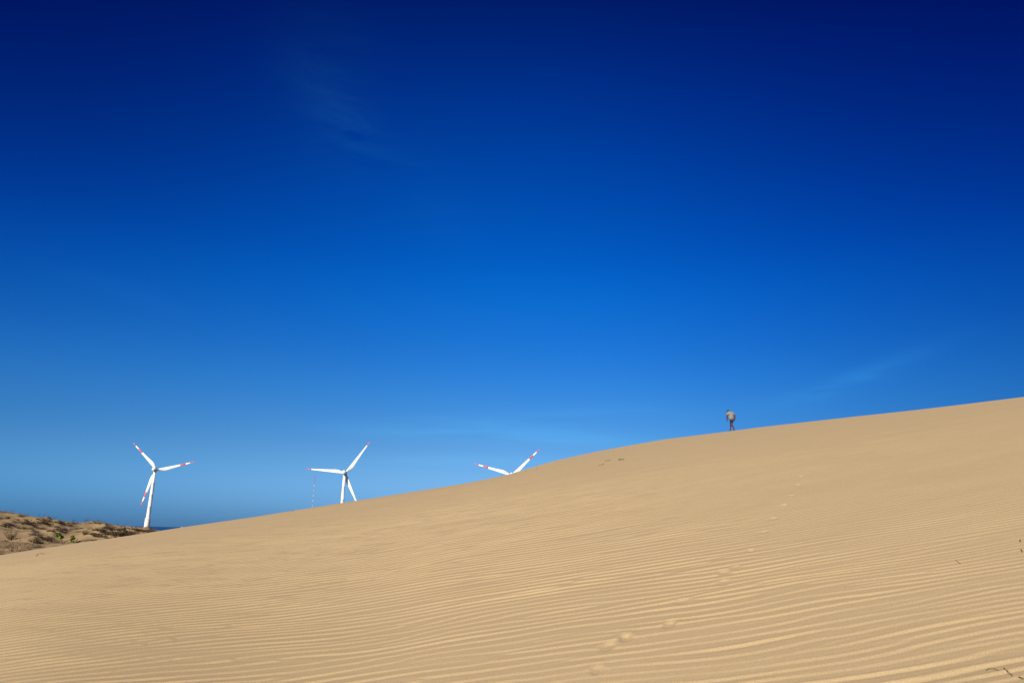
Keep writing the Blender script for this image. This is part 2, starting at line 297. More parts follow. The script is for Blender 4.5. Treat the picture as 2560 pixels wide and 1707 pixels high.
# ------------------------------------------------------------------ the hummocky dune at the left
LCREST = [(-120, 1262), (0, 1278), (40, 1284), (80, 1289), (115, 1296), (150, 1298), (175, 1302.5), (200, 1305.5), (225, 1304), (240, 1304.5), (270, 1308), (290, 1313.5), (320, 1317), (345, 1321), (375, 1322), (400, 1326), (440, 1334), (520, 1352), (640, 1372)]
la = np.array([math.atan2(*ray(*p)[:2]) for p in LCREST]); lt = np.array([ray(*p)[2] for p in LCREST])
hum = Field(41, 0.35, 1.5, n=512, rough=True); hum2 = Field(42, 0.6, 5, 3)
R0 = 40.0
PL = [  # plants on the hummocky dune: x, y in the photograph, kind, size, label
    (62, 1307, 'creeper', 2.3, 'largest dark dead creeper mat, sprawling on the upper left hummock'),
    (106, 1306, 'creeper', 1.9, 'long dark creeper draped down a hummock just below the ridge of the left dune'),
    (145, 1305, 'creeper', 1.6, 'dark creeper on the hummock right under the ridge, right of the long one'),
    (120, 1301, 'creeper', 0.9, 'small dark creeper tuft between two larger ones below the ridge'),
    (10, 1314, 'creeper', 1.4, 'dark creeper patch at the left edge of the photo below the ridge'),
    (25, 1349, 'bush', 1.25, 'upright orange brown bush near the left edge of the photo'),
    (82, 1352, 'creeper', 1.3, 'dark creeper lying on sand between the orange bush and the green plant'),
    (115, 1348, 'creeper', 1.5, 'dark spiky creeper just left of the bright green plant'),
    (99, 1341, 'creeper', 0.7, 'small dark tuft at the upper end of the spiky creeper'),
    (82, 1336, 'creeper', 0.9, 'thin dark creeper on the slope above the middle creeper'),
    (130, 1327, 'creeper', 0.8, 'small round dark tuft on the bare middle slope of the left dune'),
    (159, 1323, 'creeper', 1.0, 'dark tuft with a pointed shadow above the green plant'),
    (211, 1337, 'bush', 0.8, 'low brown bush right of the green plant on the slope'),
    (48, 1378, 'seedbush', 1.6, 'wide dry bush with pale seed heads at the foot of the left dune'),
    (16, 1369, 'seedbush', 1.1, 'dry seed head bush in the bottom left corner of the hummocks'),
    (4, 1386, 'seedbush', 0.7, 'small dry bush cut by the left edge where the dunes meet'),
    (95, 1368, 'sprig', 0.9, 'single thin dry sprig right of the wide seed head bush'),
    (130, 1358, 'seedbush', 0.7, 'faint dry sprigs just left of the stem of the green plant'),
    (189, 1357, 'seedbush', 0.75, 'low dry sprigs at the foot of the hummocks right of the green plant'),
    (212, 1353, 'seedbush', 0.55, 'second clump of low dry sprigs along the foot of the hummocks'),
    (222, 1351, 'seedbush', 0.4, 'last tiny dry sprig clump before the smooth dune edge'),
    (248, 1325, 'creeper', 1.2, 'dark creeper mid slope beneath the rounded sandy knoll'),
    (265, 1319, 'creeper', 1.2, 'dark creeper on the right flank of the rounded sandy knoll'),
    (277, 1335, 'creeper', 1.5, 'dark creeper low on the slope left of the turbine foot'),
    (288, 1331, 'creeper', 1.2, 'dark creeper beside the low one left of the turbine foot'),
    (312, 1334, 'creeper', 1.6, 'long dark slanting creeper below and left of the turbine foot'),
    (337, 1323, 'creeper', 1.2, 'dark creeper on the ridge just left of the turbine foot'),
    (247, 1340, 'creeper', 1.2, 'dark creeper streak close above the edge of the smooth dune'),
    (309, 1341, 'creeper', 0.7, 'small dark tuft right at the edge of the smooth dune'),
    (368, 1328, 'creeper', 1.5, 'dark creeper on the hummock in front of the turbine foot'),
    (352, 1326, 'creeper', 1.0, 'dark creeper just left below the turbine foot'),
    (385, 1328, 'creeper', 0.9, 'last dark creeper right of the turbine foot'),
]
rs = np.random.default_rng(5)
MOUNDS = []
def lbase(x, y):
    r = np.hypot(x, y) + 1e-9; a = np.arctan2(x, y)
    t1 = np.interp(a, la, lt); t0 = np.interp(a, ca, ct) - 0.014 - 0.0
    R1 = 125 + 30 * sstep(-0.62, -0.42, a)
    q = (r - R0) / (R1 - R0)
    t = t0 + (t1 - t0) * np.where(q > 0, np.clip(q, 1e-6, 1) ** 0.72, q)
    z = r * t
    z = np.where(r > R1, R1 * t1 + (r - R1) * t1 - 0.02 * (r - R1) ** 2 / (1 + 0.06 * (r - R1)), z)
    return z, q
def left_z(x, y, mounds=True):
    z, q = lbase(x, y); r = np.hypot(x, y)
    env = sstep(-0.05, 0.1, q) * (1 - 0.45 * sstep(0.75, 1.0, q))
    rise = 0.16 * hum2(x, y) * env + 0.10 * hum(x, y) * env
    for (mx, my, h, w, l) in (MOUNDS if mounds else []):
        # steep lee flank turned away from the sun (towards +x), sandy tail towards -x
        m = (np.abs(x - mx) < 7) & (np.abs(y - my) < 7)
        if not np.any(m): continue
        dx = (x[m] - mx) * 0.93 + (y[m] - my) * 0.37; dy = -(x[m] - mx) * 0.37 + (y[m] - my) * 0.93
        g = np.exp(-(np.where(dx > 0, dx / (w * 0.38), dx / (l * 0.9))) ** 2 - (dy / (w * 0.75)) ** 2)
        rise[m] = rise[m] + h * g
    return np.maximum(z + rise, PLAIN - 2)
mpix = [(p[0] - 1, p[1] + 1, 0.12 + 0.16 * p[3], 0.45 + 0.5 * p[3]) for p in PL if p[2] == 'creeper']
for _ in range(230):
    px = rs.uniform(-60, 400); top = np.interp(px, [q[0] for q in LCREST], [q[1] for q in LCREST]); bot = np.interp(px, [q[0] for q in CREST], [q[1] for q in CREST])
    if bot - top < 6: continue
    py = top + 2 + (bot - top) * rs.uniform(0, 1) ** 1.35
    if py > 1322 and px < 230 and rs.random() < 0.65: continue
    mpix.append((px, py, rs.uniform(0.06, 0.24), rs.uniform(0.35, 1.1)))
tmp = []
for (px, py, h, w) in mpix:
    x_, y_, _z = hit(px, py, lambda a, b: left_z(a, b, False), 41, 210)
    tmp.append((x_, y_, h, w, w * rs.uniform(1.2, 2.2)))
MOUNDS = tmp
rl = np.concatenate([np.arange(36, 100, 0.16), np.arange(100, 165, 0.25), np.arange(165, 330, 3)]); al_ = np.radians(np.arange(-75, -8, 0.13))
RR, AA = np.meshgrid(rl, al_, indexing='ij'); XX, YY = RR * np.sin(AA), RR * np.cos(AA)
ZZ = left_z(XX.ravel(), YY.ravel()).reshape(RR.shape)
drop = 1 - sstep(math.radians(-18), math.radians(-10), AA); ZZ = (PLAIN - 1) + (ZZ - PLAIN + 1) * drop
tag(obj('hummock_dune', grid_mesh('hummock_dune', np.stack([XX, YY, ZZ], -1), len(rl), len(al_)), M['sand2']), 'hummocky sand dune with dead plants at the left', kind='structure')
def left_hit(px, py): return hit(px, py, lambda a, b: left_z(a, b), 41, 200, 4000)

# ------------------------------------------------------------------ coastal plain and sea
def ring(name, radii, zs, m, label):
    n = 160; a = np.linspace(0, 2 * np.pi, n, endpoint=False)
    V = np.array([[(r * math.sin(t), r * math.cos(t), z) for t in a] for r, z in zip(radii, zs)])
    return tag(obj(name, grid_mesh(name, V, len(radii), n, wrap=True), m), label, kind='structure')
ring('ground', [0.01, 200, 600, 1000, 1250, 1400], [PLAIN, PLAIN, PLAIN, PLAIN - 0.3, PLAIN - 1, PLAIN - 5], M['ground'], 'low coastal plain behind the dunes')
ring('sea', [1200, 2000, 5000, 12000, 30000, 60000], [PLAIN - 3] * 6, M['sea'], 'dark blue sea along the horizon')
SEA = PLAIN - 3

# ------------------------------------------------------------------ wind turbines
def lathe(bm, prof, n=32, center=(0, 0, 0), axis='Z'):
    rings = []
    for r, h in prof:
        vs = []
        for i in range(n):
            t = 2 * math.pi * i / n; p = (r * math.cos(t), r * math.sin(t), h) if axis == 'Z' else (r * math.cos(t), h, r * math.sin(t))
            vs.append(bm.verts.new(Vector(p) + Vector(center)))
        rings.append(vs)
    for a, b in zip(rings, rings[1:]):
        for i in range(n): bm.faces.new((a[i], a[(i + 1) % n], b[(i + 1) % n], b[i]))
    bm.faces.new(rings[0]); bm.faces.new(rings[-1])
    bmesh.ops.recalc_face_normals(bm, faces=bm.faces)
def rbox(sx_, sy_, sz_, bev, c=(0, 0, 0)):
    bm = bmesh.new(); bmesh.ops.create_cube(bm, size=1)
    for v in bm.verts: v.co = Vector((v.co.x * sx_, v.co.y * sy_, v.co.z * sz_)) + Vector(c)
    if bev: bmesh.ops.bevel(bm, geom=bm.edges[:], offset=bev, segments=3, affect='EDGES')
    return bm
BL = 47.0
def blade_section(s):                           # points of one aerofoil section, span along z
    S = [0, 0.03, 0.07, 0.13, 0.20, 0.26, 0.34, 0.45, 0.60, 0.75, 0.88, 0.95, 0.985, 1.0]
    chord = np.interp(s, S, [2.0, 2.0, 2.2, 3.2, 4.1, 4.1, 3.6, 3.0, 2.3, 1.7, 1.25, 0.95, 0.65, 0.2])
    thick = np.interp(s, S, [2.0, 2.0, 1.7, 1.25, 1.0, 0.85, 0.7, 0.5, 0.34, 0.23, 0.15, 0.11, 0.08, 0.04])
    circ = 1 - np.interp(s, [0.03, 0.13], [0, 1]); lead = np.interp(s, S, [-1.0, -1.0, -1.0, -1.0, -1.0, -0.97, -0.92, -0.85, -0.75, -0.65, -0.58, -0.5, -0.35, -0.1])
    tw = math.radians(np.interp(s, [0.1, 0.3, 1], [14, 8, 0])); pts = []
    for i in range(20):
        t = 2 * math.pi * i / 20; c = (1 - math.cos(t)) / 2
        y = thick / 2 * math.sin(t) * (circ + (1 - circ) * (1.15 - 0.75 * c)); x = lead + chord * c
        pts.append((x * math.cos(tw) - y * math.sin(tw), x * math.sin(tw) + y * math.cos(tw), s * BL))
    return pts
def blade_piece(name, spans):
    bm = bmesh.new()
    for s0, s1 in spans:
        rings = [[bm.verts.new(p) for p in blade_section(s)] for s in np.linspace(s0, s1, max(4, int((s1 - s0) * 40)))]
        for a, b in zip(rings, rings[1:]):
            for i in range(20): bm.faces.new((a[i], a[(i + 1) % 20], b[(i + 1) % 20], b[i]))
        bm.faces.new(rings[0]); bm.faces.new(rings[-1])
    bmesh.ops.recalc_face_normals(bm, faces=bm.faces)
    return bm_mesh(name, bm)
B_banded = blade_piece('blade_banded', [(0, 0.625), (0.75, 0.88)]); B_plain = blade_piece('blade_plain', [(0, 0.88)])
B_band = blade_piece('red_band', [(0.625, 0.75)]); B_tip = blade_piece('red_tip', [(0.88, 1.0)])
def turbine(hub_px, dist, yaw_deg, ang, banded, label, base_top=None):
    d = ray(*hub_px); yaw = math.radians(yaw_deg); ax = Vector((math.sin(yaw), math.cos(yaw), 0)); hub = Vector(d * dist)
    OV = 5.0; base = hub - ax * OV; ground = PLAIN - 0.5 if dist < 1200 else PLAIN
    root = bpy.data.objects.new('wind_turbine', None); C.objects.link(root); root.empty_display_size = 5
    root.location = (base.x, base.y, ground); root.rotation_euler = (0, 0, -yaw)
    tag(root, label, 'wind turbine', 'wind turbines behind the dune')
    H = hub.z - ground; bt = (base_top if base_top else 10) - ground
    bm = bmesh.new(); top = H - 2.1
    prof = [(2.38, bt - 0.2), (2.3, bt + 0.01)]
    for k in range(1, 4):
        z = bt + (top - bt) * k / 4; r = 2.38 + (1.5 - 2.38) * k / 4
        prof += [(r, z - 0.12), (r + 0.015, z - 0.1), (r + 0.015, z + 0.1), (r, z + 0.12)]
    prof += [(1.5, top)]
    lathe(bm, prof, 40); obj('tower', bm_mesh('tower', bm), M['white'], root)
    bm = bmesh.new(); lathe(bm, [(3.25, 0), (3.2, 0.5), (3.1, bt - 0.6), (3.12, bt - 0.5), (3.12, bt), (2.9, bt + 0.15), (2.2, bt + 0.16)], 40)
    tb = obj('tower_base', bm_mesh('tower_base', bm), M['white'], root)
    dbm = rbox(1.1, 0.12, 2.3, 0.03, (0, -3.22, 2.2)); obj('door', bm_mesh('door', dbm, False), M['grey'], tb)
    bm = rbox(4.1, 9.4, 4.1, 0.55, (0, -1.6, H)); 
    for v in bm.verts:
        if v.co.z > H + 1 and v.co.y < -3: v.co.z -= 0.08 * (-3 - v.co.y)
    nac = obj('nacelle', bm_mesh('nacelle', bm), M['white'], root)
    bm = rbox(2.0, 1.4, 0.7, 0.15, (0, -4.2, H + 2.2)); obj('cooler', bm_mesh('cooler', bm), M['white'], nac)
    bm = bmesh.new(); lathe(bm, [(1.25, 3.05), (1.3, 3.1), (1.3, 3.9), (1.2, 3.95)], 28, (0, 0, H), 'Y'); obj('rotor_collar', bm_mesh('rotor_collar', bm), M['grey'], root)  # dark colour paints in the shade on the hub behind the nacelle
    bm = bmesh.new(); lathe(bm, [(1.45, 3.9), (1.95, 4.1), (2.0, 5.6), (1.7, 6.5), (1.0, 7.2), (0.25, 7.5)], 28, (0, 0, H), 'Y'); obj('hub', bm_mesh('hub', bm), M['white'], root)
    for k in range(3):
        b = obj('blade', B_banded if banded else B_plain, M['white'], root)
        b.location = (0, OV, H); b.rotation_euler = (0, math.radians(90 - (ang + 120 * k)), 0)
        if banded: obj('red_band', B_band, M['red'], b)
        obj('red_tip', B_tip, M['red'], b)
    return root
z1 = float(ray(372, 1294.4)[2] * 1020)
turbine((390.9, 1174.2), 1020, -9, 14.5, True, 'leftmost white wind turbine, standing whole above the hummocks with red banded blades', z1)
turbine((863.5, 1182), 888, -2, 55, False, 'middle wind turbine with red tips only on its blades, tower cut by the dune', 6)
turbine((1278.5, 1188), 855, 0, 43.5, True, 'right turbine showing only two red banded blades above the dune crest', 6)

# ------------------------------------------------------------------ measuring mast
def bar(bm, a, b, r, n=4):
    a, b = Vector(a), Vector(b); d = (b - a); L = d.length
    if L < 1e-6: return
    q = d.to_track_quat('Z', 'Y'); ra = []
    for P in (a, b): ra.append([bm.verts.new(P + q @ Vector((r * math.cos(2 * math.pi * i / n + .4), r * math.sin(2 * math.pi * i / n + .4), 0))) for i in range(n)])
    for i in range(n): bm.faces.new((ra[0][i], ra[0][(i + 1) % n], ra[1][(i + 1) % n], ra[1][i]))
    bm.faces.new(ra[0][::-1]); bm.faces.new(ra[1])
md = 690.0; mt = ray(787.7, 1191)* md; mb = Vector((mt[0], mt[1], PLAIN)); SEC = 2.3; HM = mt[2] - PLAIN; nsec = int(HM / SEC)
mast = bpy.data.objects.new('lattice_mast', None); C.objects.link(mast); mast.location = mb
tag(mast, 'thin red and white lattice mast left of the middle wind turbine', 'mast')
tri = [(0.27 * math.cos(t), 0.27 * math.sin(t)) for t in (0.5, 0.5 + 2 * math.pi / 3, 0.5 + 4 * math.pi / 3)]
bm = bmesh.new()
for i in range(3):
    a, b = tri[i], tri[(i + 1) % 3]
    bar(bm, (*a, 0), (*a, SEC - 0.02), 0.03); bar(bm, (*a, 0.05), (*b, 0.05), 0.03); bar(bm, (*a, 0.05), (*b, SEC / 2), 0.025); bar(bm, (*b, SEC / 2), (*a, SEC - 0.05), 0.025); bar(bm, (*a, SEC / 2), (*b, SEC / 2), 0.03)
secW = bm_mesh('mast_section_white', bm, False); secR = secW.copy(); secW.materials.append(M['white']); secR.materials.append(M['mastred'])
off = HM - nsec * SEC
for k in range(nsec):
    red = (nsec - 1 - k) % 2 == 0 or k == nsec - 2
    o = obj('mast_section', secR if red else secW, None, mast, (0, 0, off + k * SEC))
bm = bmesh.new(); bar(bm, (-1.6, 0, HM - 0.4), (1.6, 0, HM - 0.4), 0.07); bar(bm, (-1.6, 0, HM - 0.4), (-1.6, 0, HM + 0.5), 0.06); bar(bm, (1.6, 0, HM - 0.4), (1.6, 0, HM + 0.5), 0.06); bar(bm, (0, 0, HM - 0.4), (0, 0, HM + 1.2), 0.06)
obj('sensor_arm', bm_mesh('sensor_arm', bm, False), M['mastred'], mast)
bm = bmesh.new(); lathe(bm, [(0.8, 0), (0.8, 0.4), (0.6, off + 0.01)], 16); obj('footing', bm_mesh('footing', bm, False), M['grey'], mast)

# ------------------------------------------------------------------ ship on the horizon
sp = ray(456.5, 1316.5) * 6500; ship = bpy.data.objects.new('ship', None); C.objects.link(ship); ship.location = (sp[0], sp[1], SEA); ship.rotation_euler = (0, 0, 0.45)
tag(ship, 'tiny white ship on the horizon where the sea meets the dune edge', 'ship')
bm = bmesh.new(); st = [(-15, 3.2, 3.2), (-12, 3.8, 3.4), (0, 4.0, 3.4), (9, 3.3, 4.2), (14, 1.4, 5.4), (16, 0.1, 6.0)]; rg = []
for x_, w_, h_ in st: rg.append([bm.verts.new(p) for p in ((x_, -w_, h_ + 6), (x_ * 0.97, -w_ * 0.7, 0), (x_ * 0.97, 0, -1.5), (x_ * 0.97, w_ * 0.7, 0), (x_, w_, h_ + 6))])
for a, b in zip(rg, rg[1:]):
    for i in range(4): bm.faces.new((a[i], a[i + 1], b[i + 1], b[i]))
    bm.faces.new((a[4], a[0], b[0], b[4]))
bm.faces.new(rg[0]); bm.faces.new(rg[-1]); bmesh.ops.recalc_face_normals(bm, faces=bm.faces)
obj('hull', bm_mesh('hull', bm, False), M['hull'], ship)
obj('wheelhouse', bm_mesh('wheelhouse', rbox(7, 5, 6, 0.4, (-8.5, 0, 12)), False), M['hull'], ship)
obj('cargo_crane', bm_mesh('cargo_crane', rbox(3, 2.2, 7, 0.3, (7, 0, 12.5)), False), M['hull'], ship)
bm = bmesh.new(); bar(bm, (-8, 0, 15), (-8, 0, 21), 0.4); obj('ship_mast', bm_mesh('ship_mast', bm, False), M['grey'], ship)

# ------------------------------------------------------------------ plants
def stem(bm, p0, d0, L, r, bend, segs=4, mi=0):
    """thin tapered stem that bends; returns its points"""
    p = Vector(p0); d = Vector(d0).normalized(); pts = [p.copy()]; prev = None
    for k in range(segs + 1):
        q = d.to_track_quat('Z', 'Y'); rr = r * (1 - 0.75 * k / segs)
        rg_ = [bm.verts.new(p + q @ Vector((rr * math.cos(2.094 * i), rr * math.sin(2.094 * i), 0))) for i in range(3)]
        if prev:
            for i in range(3):
                f = bm.faces.new((prev[i], prev[(i + 1) % 3], rg_[(i + 1) % 3], rg_[i])); f.material_index = mi
        prev = rg_; p = p + d * (L / segs); d = (d + Vector(bend) * (1.0 / segs) + Vector((random.gauss(0, .12), random.gauss(0, .12), random.gauss(0, .08)))).normalized(); pts.append(p.copy())
    return pts
def leafblob(bm, p, s, mi=1, flat=0.5):
    q = Euler((random.uniform(0, 6), random.uniform(0, 6), random.uniform(0, 6))).to_matrix()
    vs = [bm.verts.new(Vector(p) + q @ Vector(c)) for c in ((-s, 0, 0), (0, -s * flat, s * 0.12), (s, 0, 0), (0, s * flat, s * 0.12))]
    f = bm.faces.new(vs); f.material_index = mi
def creeper_mesh(seed):
    random.seed(seed); bm = bmesh.new()
    for k in range(70):
        a = random.uniform(0, 6.28); rr = random.random() ** 0.7; x = 0.55 * rr * math.cos(a) + 0.0; y = 0.32 * rr * math.sin(a)
        d = (random.gauss(0.3, .8), random.gauss(0, .7), random.uniform(0.1, 0.9))
        pts = stem(bm, (x, y, -0.05), d, random.uniform(0.12, 0.34), 0.012, (0, 0, -0.3), 3)
        for p in pts[1:]:
            for _ in range(2): leafblob(bm, p + Vector((random.gauss(0, .03), random.gauss(0, .03), random.gauss(0, .02))), random.uniform(0.02, 0.05), 1)
    return bm_mesh('creeper', bm, False)
def bush_mesh(seed):
    random.seed(seed); bm = bmesh.new()
    for k in range(40):
        a = random.uniform(0, 6.28); t = random.uniform(0.1, 0.8)
        pts = stem(bm, (0.06 * math.cos(a), 0.06 * math.sin(a), -0.05), (t * math.cos(a), t * math.sin(a), 1), random.uniform(0.3, 0.75), 0.011, (0, 0, -0.1), 4)
        for p in pts[2:]:
            for _ in range(2): leafblob(bm, p + Vector((random.gauss(0, .03), random.gauss(0, .03), random.gauss(0, .03))), random.uniform(0.02, 0.05), 1)
    return bm_mesh('bush', bm, False)
def seedbush_mesh(seed):
    random.seed(seed); bm = bmesh.new()
    for k in range(34):
        x = random.uniform(-0.55, 0.55); y = random.uniform(-0.3, 0.3)
        pts = stem(bm, (x, y, -0.05), (random.gauss(0.25, .35), random.gauss(0, .3), 1), random.uniform(0.12, 0.5) * (1 - abs(x)), 0.009, (0.25, 0, -0.1), 3)
        for _ in range(5): leafblob(bm, pts[-1] + Vector((random.gauss(0.02, .03), random.gauss(0, .03), random.gauss(0, .015))), random.uniform(0.025, 0.05), 1)
        if random.random() < 0.5: leafblob(bm, (x, y, 0.03), 0.06, 0)
    return bm_mesh('seedbush', bm, False)
def sprig_mesh(seed, n=5):
    random.seed(seed); bm = bmesh.new()
    for k in range(n):
        a = random.uniform(0, 6.28); pts = stem(bm, (0.02 * math.cos(a), 0.02 * math.sin(a), -0.05), (0.35 * math.cos(a), 0.35 * math.sin(a), 1), random.uniform(0.2, 0.5), 0.008, (0, 0, 0), 4)
        for p in pts[-3:]:
            for _ in range(2): leafblob(bm, p + Vector((random.gauss(0, .02), random.gauss(0, .02), random.gauss(0, .02))), random.uniform(0.015, 0.035), 1)
    return bm_mesh('sprig', bm, False)
PM = {}
for k, fn, ms in (('creeper', creeper_mesh, ('drydark', 'drydark')), ('bush', bush_mesh, ('dry', 'dry')), ('seedbush', seedbush_mesh, ('dry', 'seed')), ('sprig', sprig_mesh, ('dry', 'drydark'))):
    PM[k] = []
    for s in range(4):
        me = fn(100 + s); [me.materials.append(M[m]) for m in ms]; PM[k].append(me)
KIND = {'creeper': ('dead_creeper', 'creeper'), 'bush': ('dry_bush', 'bush'), 'seedbush': ('dry_seed_bush', 'bush'), 'sprig': ('dry_sprig', 'sprig')}
rp = random.Random(3)
def put(kind, p, size, label, group=None, rz=None):
    o = obj(KIND[kind][0], rp.choice(PM[kind]), None, None, p); o.scale = (size * 1.35, size * 0.8, size * 0.85) if kind == 'creeper' else (size,) * 3; o.rotation_euler = (0, 0, rp.uniform(-1.0, -0.2) if rz is None else rz)
    return tag(o, label, KIND[kind][1], group)
for (px, py, kind, size, label) in PL: put(kind, left_hit(px, py), size, label)
# small ones nobody can tell apart
for i in range(165):
    px = rp.uniform(0, 395); top = float(np.interp(px, [q[0] for q in LCREST], [q[1] for q in LCREST])); bot = float(np.interp(px, [q[0] for q in CREST], [q[1] for q in CREST]))
    if bot - top < 4: continue
    if i < 46:
        p = left_hit(px, top + 0.4); w = 'at the far left' if px < 70 else ('above the green plant' if px < 190 else ('over the rounded knoll' if px < 300 else 'close to the turbine foot')); put('sprig', p, rp.uniform(0.6, 1.5), 'small dry sprig against the sky on the dune ridge ' + w, 'ridge sprigs ' + w, rp.uniform(0, 6))
    else:
        py = top + 2 + (bot - top) * rp.random() ** 1.2
        if py > 1330 and px < 230 and rp.random() < 0.5: continue
        w = ('high on' if py < (top + bot) / 2 else 'low on') + ' the hummocks ' + ('at the left edge of the photo' if px < 55 else ('left of the green plant' if px < 140 else ('just right of the green plant' if px < 215 else ('below the rounded knoll' if px < 300 else 'around the turbine foot')))); put('creeper', left_hit(px, py), rp.uniform(0.25, 0.95), 'small dark creeper tuft ' + w, 'small tufts ' + w)
# the one green plant
gp = Vector(left_hit(156, 1360)); sc_ = gp.length / FPX
plant = bpy.data.objects.new('green_plant', None); C.objects.link(plant); plant.location = gp
tag(plant, 'leafy bright green plant with bare reddish stems at the foot of the left hummocks', 'plant')
yawp = math.atan2(gp.x, gp.y); rt = Vector((math.cos(yawp), -math.sin(yawp), 0))
def off_(dx, dy, dpt=0): return rt * dx * sc_ + Vector((0, 0, 1)) * dy * sc_ + Vector((math.sin(yawp), math.cos(yawp), 0)) * dpt
random.seed(4)
for (cx, cy, n, rx, ry, ycnt) in ((-8, 16, 46, 6.5, 5.0, 4), (16, 11.5, 34, 3.2, 6.0, 12)):
    bm = bmesh.new(); tip = off_(cx, cy - 1); prev = Vector((0, 0, -0.1)); m1 = off_(cx * 0.25, cy * 0.45, 0.1)
    for a, b, r in ((prev, m1, 0.035), (m1, off_(cx * 0.7, cy * 0.75), 0.03), (off_(cx * 0.7, cy * 0.75), tip, 0.024)): bar(bm, a, b, r, 6)
    for _ in range(5): bar(bm, off_(cx * 0.7, cy * 0.75), tip + off_(random.uniform(-1, 1) * rx * .7, random.uniform(-.6, .8) * ry, random.uniform(-.15, .15)), 0.012, 4)
    obj('stem', bm_mesh('stem', bm), M['bark'], plant)
    bm = bmesh.new()
    for k in range(n):
        t = random.uniform(0, 6.28); rr = random.random() ** 0.5
        c = off_(cx + rx * rr * math.cos(t) + (0.25 * rx * math.sin(t) * -1), cy + ry * rr * math.sin(t), random.uniform(-.25, .25)); s = random.uniform(0.10, 0.17)
        q = Euler((random.uniform(-1, 1), random.uniform(-1, 1), random.uniform(0, 6))).to_matrix()
        o8 = [(1, 0), (.6, .42), (0, .55), (-.6, .42), (-1, 0), (-.6, -.42), (0, -.55), (.6, -.42)]
        vs = [bm.verts.new(c + q @ Vector((u * s, v * s * 1.1, 0.25 * s * abs(v)))) for u, v in o8]
        f = bm.faces.new(vs); f.material_index = 1 if (k % (n // ycnt) == 0) else 0
    obj('foliage', bm_mesh('foliage', bm, False), (M['leaf'], M['yleaf']), plant)

# plants on the big dune
def dhit(px, py): return hit(px, py, dune_z, 3, 75, 9000)
def stalk_plant(px, py, h_px, rosette, label, lean=0.0, cat='plant', name='dune_stalk', group=None):
    p = Vector(dhit(px, py)); s = p.length / FPX; random.seed(int(px)); bm = bmesh.new()
    if h_px:
        pts = stem(bm, (0, 0, -0.04), (lean, 0, 1), h_px * s, 0.34 * s, (lean * 0.3, 0, 0), 5)
        for _ in range(10): leafblob(bm, pts[-1] + Vector((random.gauss(0, .45), random.gauss(0, .45), random.gauss(-.2, .5))) * s, random.uniform(0.4, 0.8) * s, 0, 0.7)
    for k in range(rosette):
        a = random.uniform(0, 6.28); L = random.uniform(1.2, 3.2) * s
        stem(bm, (random.gauss(0, 1.2) * s, random.gauss(0, .7) * s, -0.02), (math.cos(a), math.sin(a) * .6, random.uniform(.2, 1.0)), L, 0.25 * s, (0, 0, -.4), 3)
        leafblob(bm, Vector((random.gauss(0, 1.6), random.gauss(0, .8), random.uniform(0.0, .8))) * s, 0.6 * s, 0, .6)
    o = obj(name, bm_mesh(name, bm, False), M['olive'], None, p); tag(o, label, cat, group); return o
stalk_plant(1316, 1177.5, 13, 10, 'tall thin stalk with a dark head right of the right turbine blade', -0.08)
stalk_plant(1342, 1172.5, 11, 14, 'second thin stalk with a dense leafy base, rightmost of the crest stalks', 0.08)
stalk_plant(1254.5, 1192, 5, 4, 'short stalk on the crest left of the right turbine blades', 0.0)
stalk_plant(1287, 1183.5, 7, 9, 'small stalk in front of the right turbine blade at the crest', -0.05)
stalk_plant(1271.5, 1188.5, 0, 7, 'tiny tuft right below the meeting of the two turbine blades')
stalk_plant(1333, 1176, 0, 5, 'tiny low tuft between the two tallest crest stalks')
stalk_plant(1292, 1183.5, 0, 6, 'flat little tuft just right of the small crest stalk')
stalk_plant(731, 1277.5, 3, 8, 'small lone tuft on the crest left of the lattice mast', 0.2)
for (px, py, n) in ((1200, 1203, 4), (1442, 1147.5, 5), (1477, 1135.8, 3), (1515, 1123.9, 3), (1430, 1141, 3), (1548, 1131, 3), (1986, 1058.5, 3), (2138, 1041, 3)):
    stalk_plant(px, py, 0, n, 'barely visible speck of a tuft near the crest of the big dune', group='tiny tufts near the dune crest', name='dune_tuft')
stalk_plant(1533, 1128, 0, 6, 'small tuft right above the pair of runners near the crest', name='dune_tuft')
stalk_plant(1563, 1122.7, 0, 6, 'small lone tuft above the dark arched runner', name='dune_tuft')
stalk_plant(1506, 1145, 0, 7, 'small tuft just above the middle runner on the big dune', name='dune_tuft')
stalk_plant(1639, 1111.5, 2, 8, 'rightmost clear tuft under the crest, halfway to the walking man', 0.3, name='dune_tuft')
def runner(pxs, label, r=0.016, leaves=0, m='olive', arch=0.06, seed=1):
    pts = [Vector(dhit(*p)) for p in pxs]; o0 = pts[0].copy(); bm = bmesh.new(); random.seed(seed); k_ = o0.length / FPX; r *= k_; arch *= k_
    n = len(pts); P = []
    for i in range((n - 1) * 4 + 1):
        t = i / 4; k = min(int(t), n - 2); f = t - k; c = pts[k].lerp(pts[k + 1], f) - o0; c.z += arch * (0.4 + 0.6 * abs(math.sin(t * math.pi))) ; P.append(c)
    for a, b in zip(P, P[1:]): bar(bm, a, b, r, 4)
    for c in P[::2]:
        for _ in range(leaves):
            leafblob(bm, c + Vector((random.gauss(0, 1), random.gauss(0, 1), random.gauss(0.0, .6))) * k_, random.uniform(0.5, 1.2) * k_, 0, .5)
    o = obj('creeping_runner', bm_mesh('runner', bm, False), M[m], None, o0); tag(o, label, 'runner'); return o
runner([(1547, 1151), (1550, 1147.5), (1554, 1150), (1558, 1147.5), (1560, 1148.5)], 'darkest arched olive runner, uppermost right of the three on the dune', 0.55, 3, arch=1.2, seed=1)
runner([(1512, 1153), (1517, 1151), (1519, 1152), (1526, 1150)], 'thin wavy olive runner left of the darkest one', 0.4, 1, arch=0.8, seed=2)
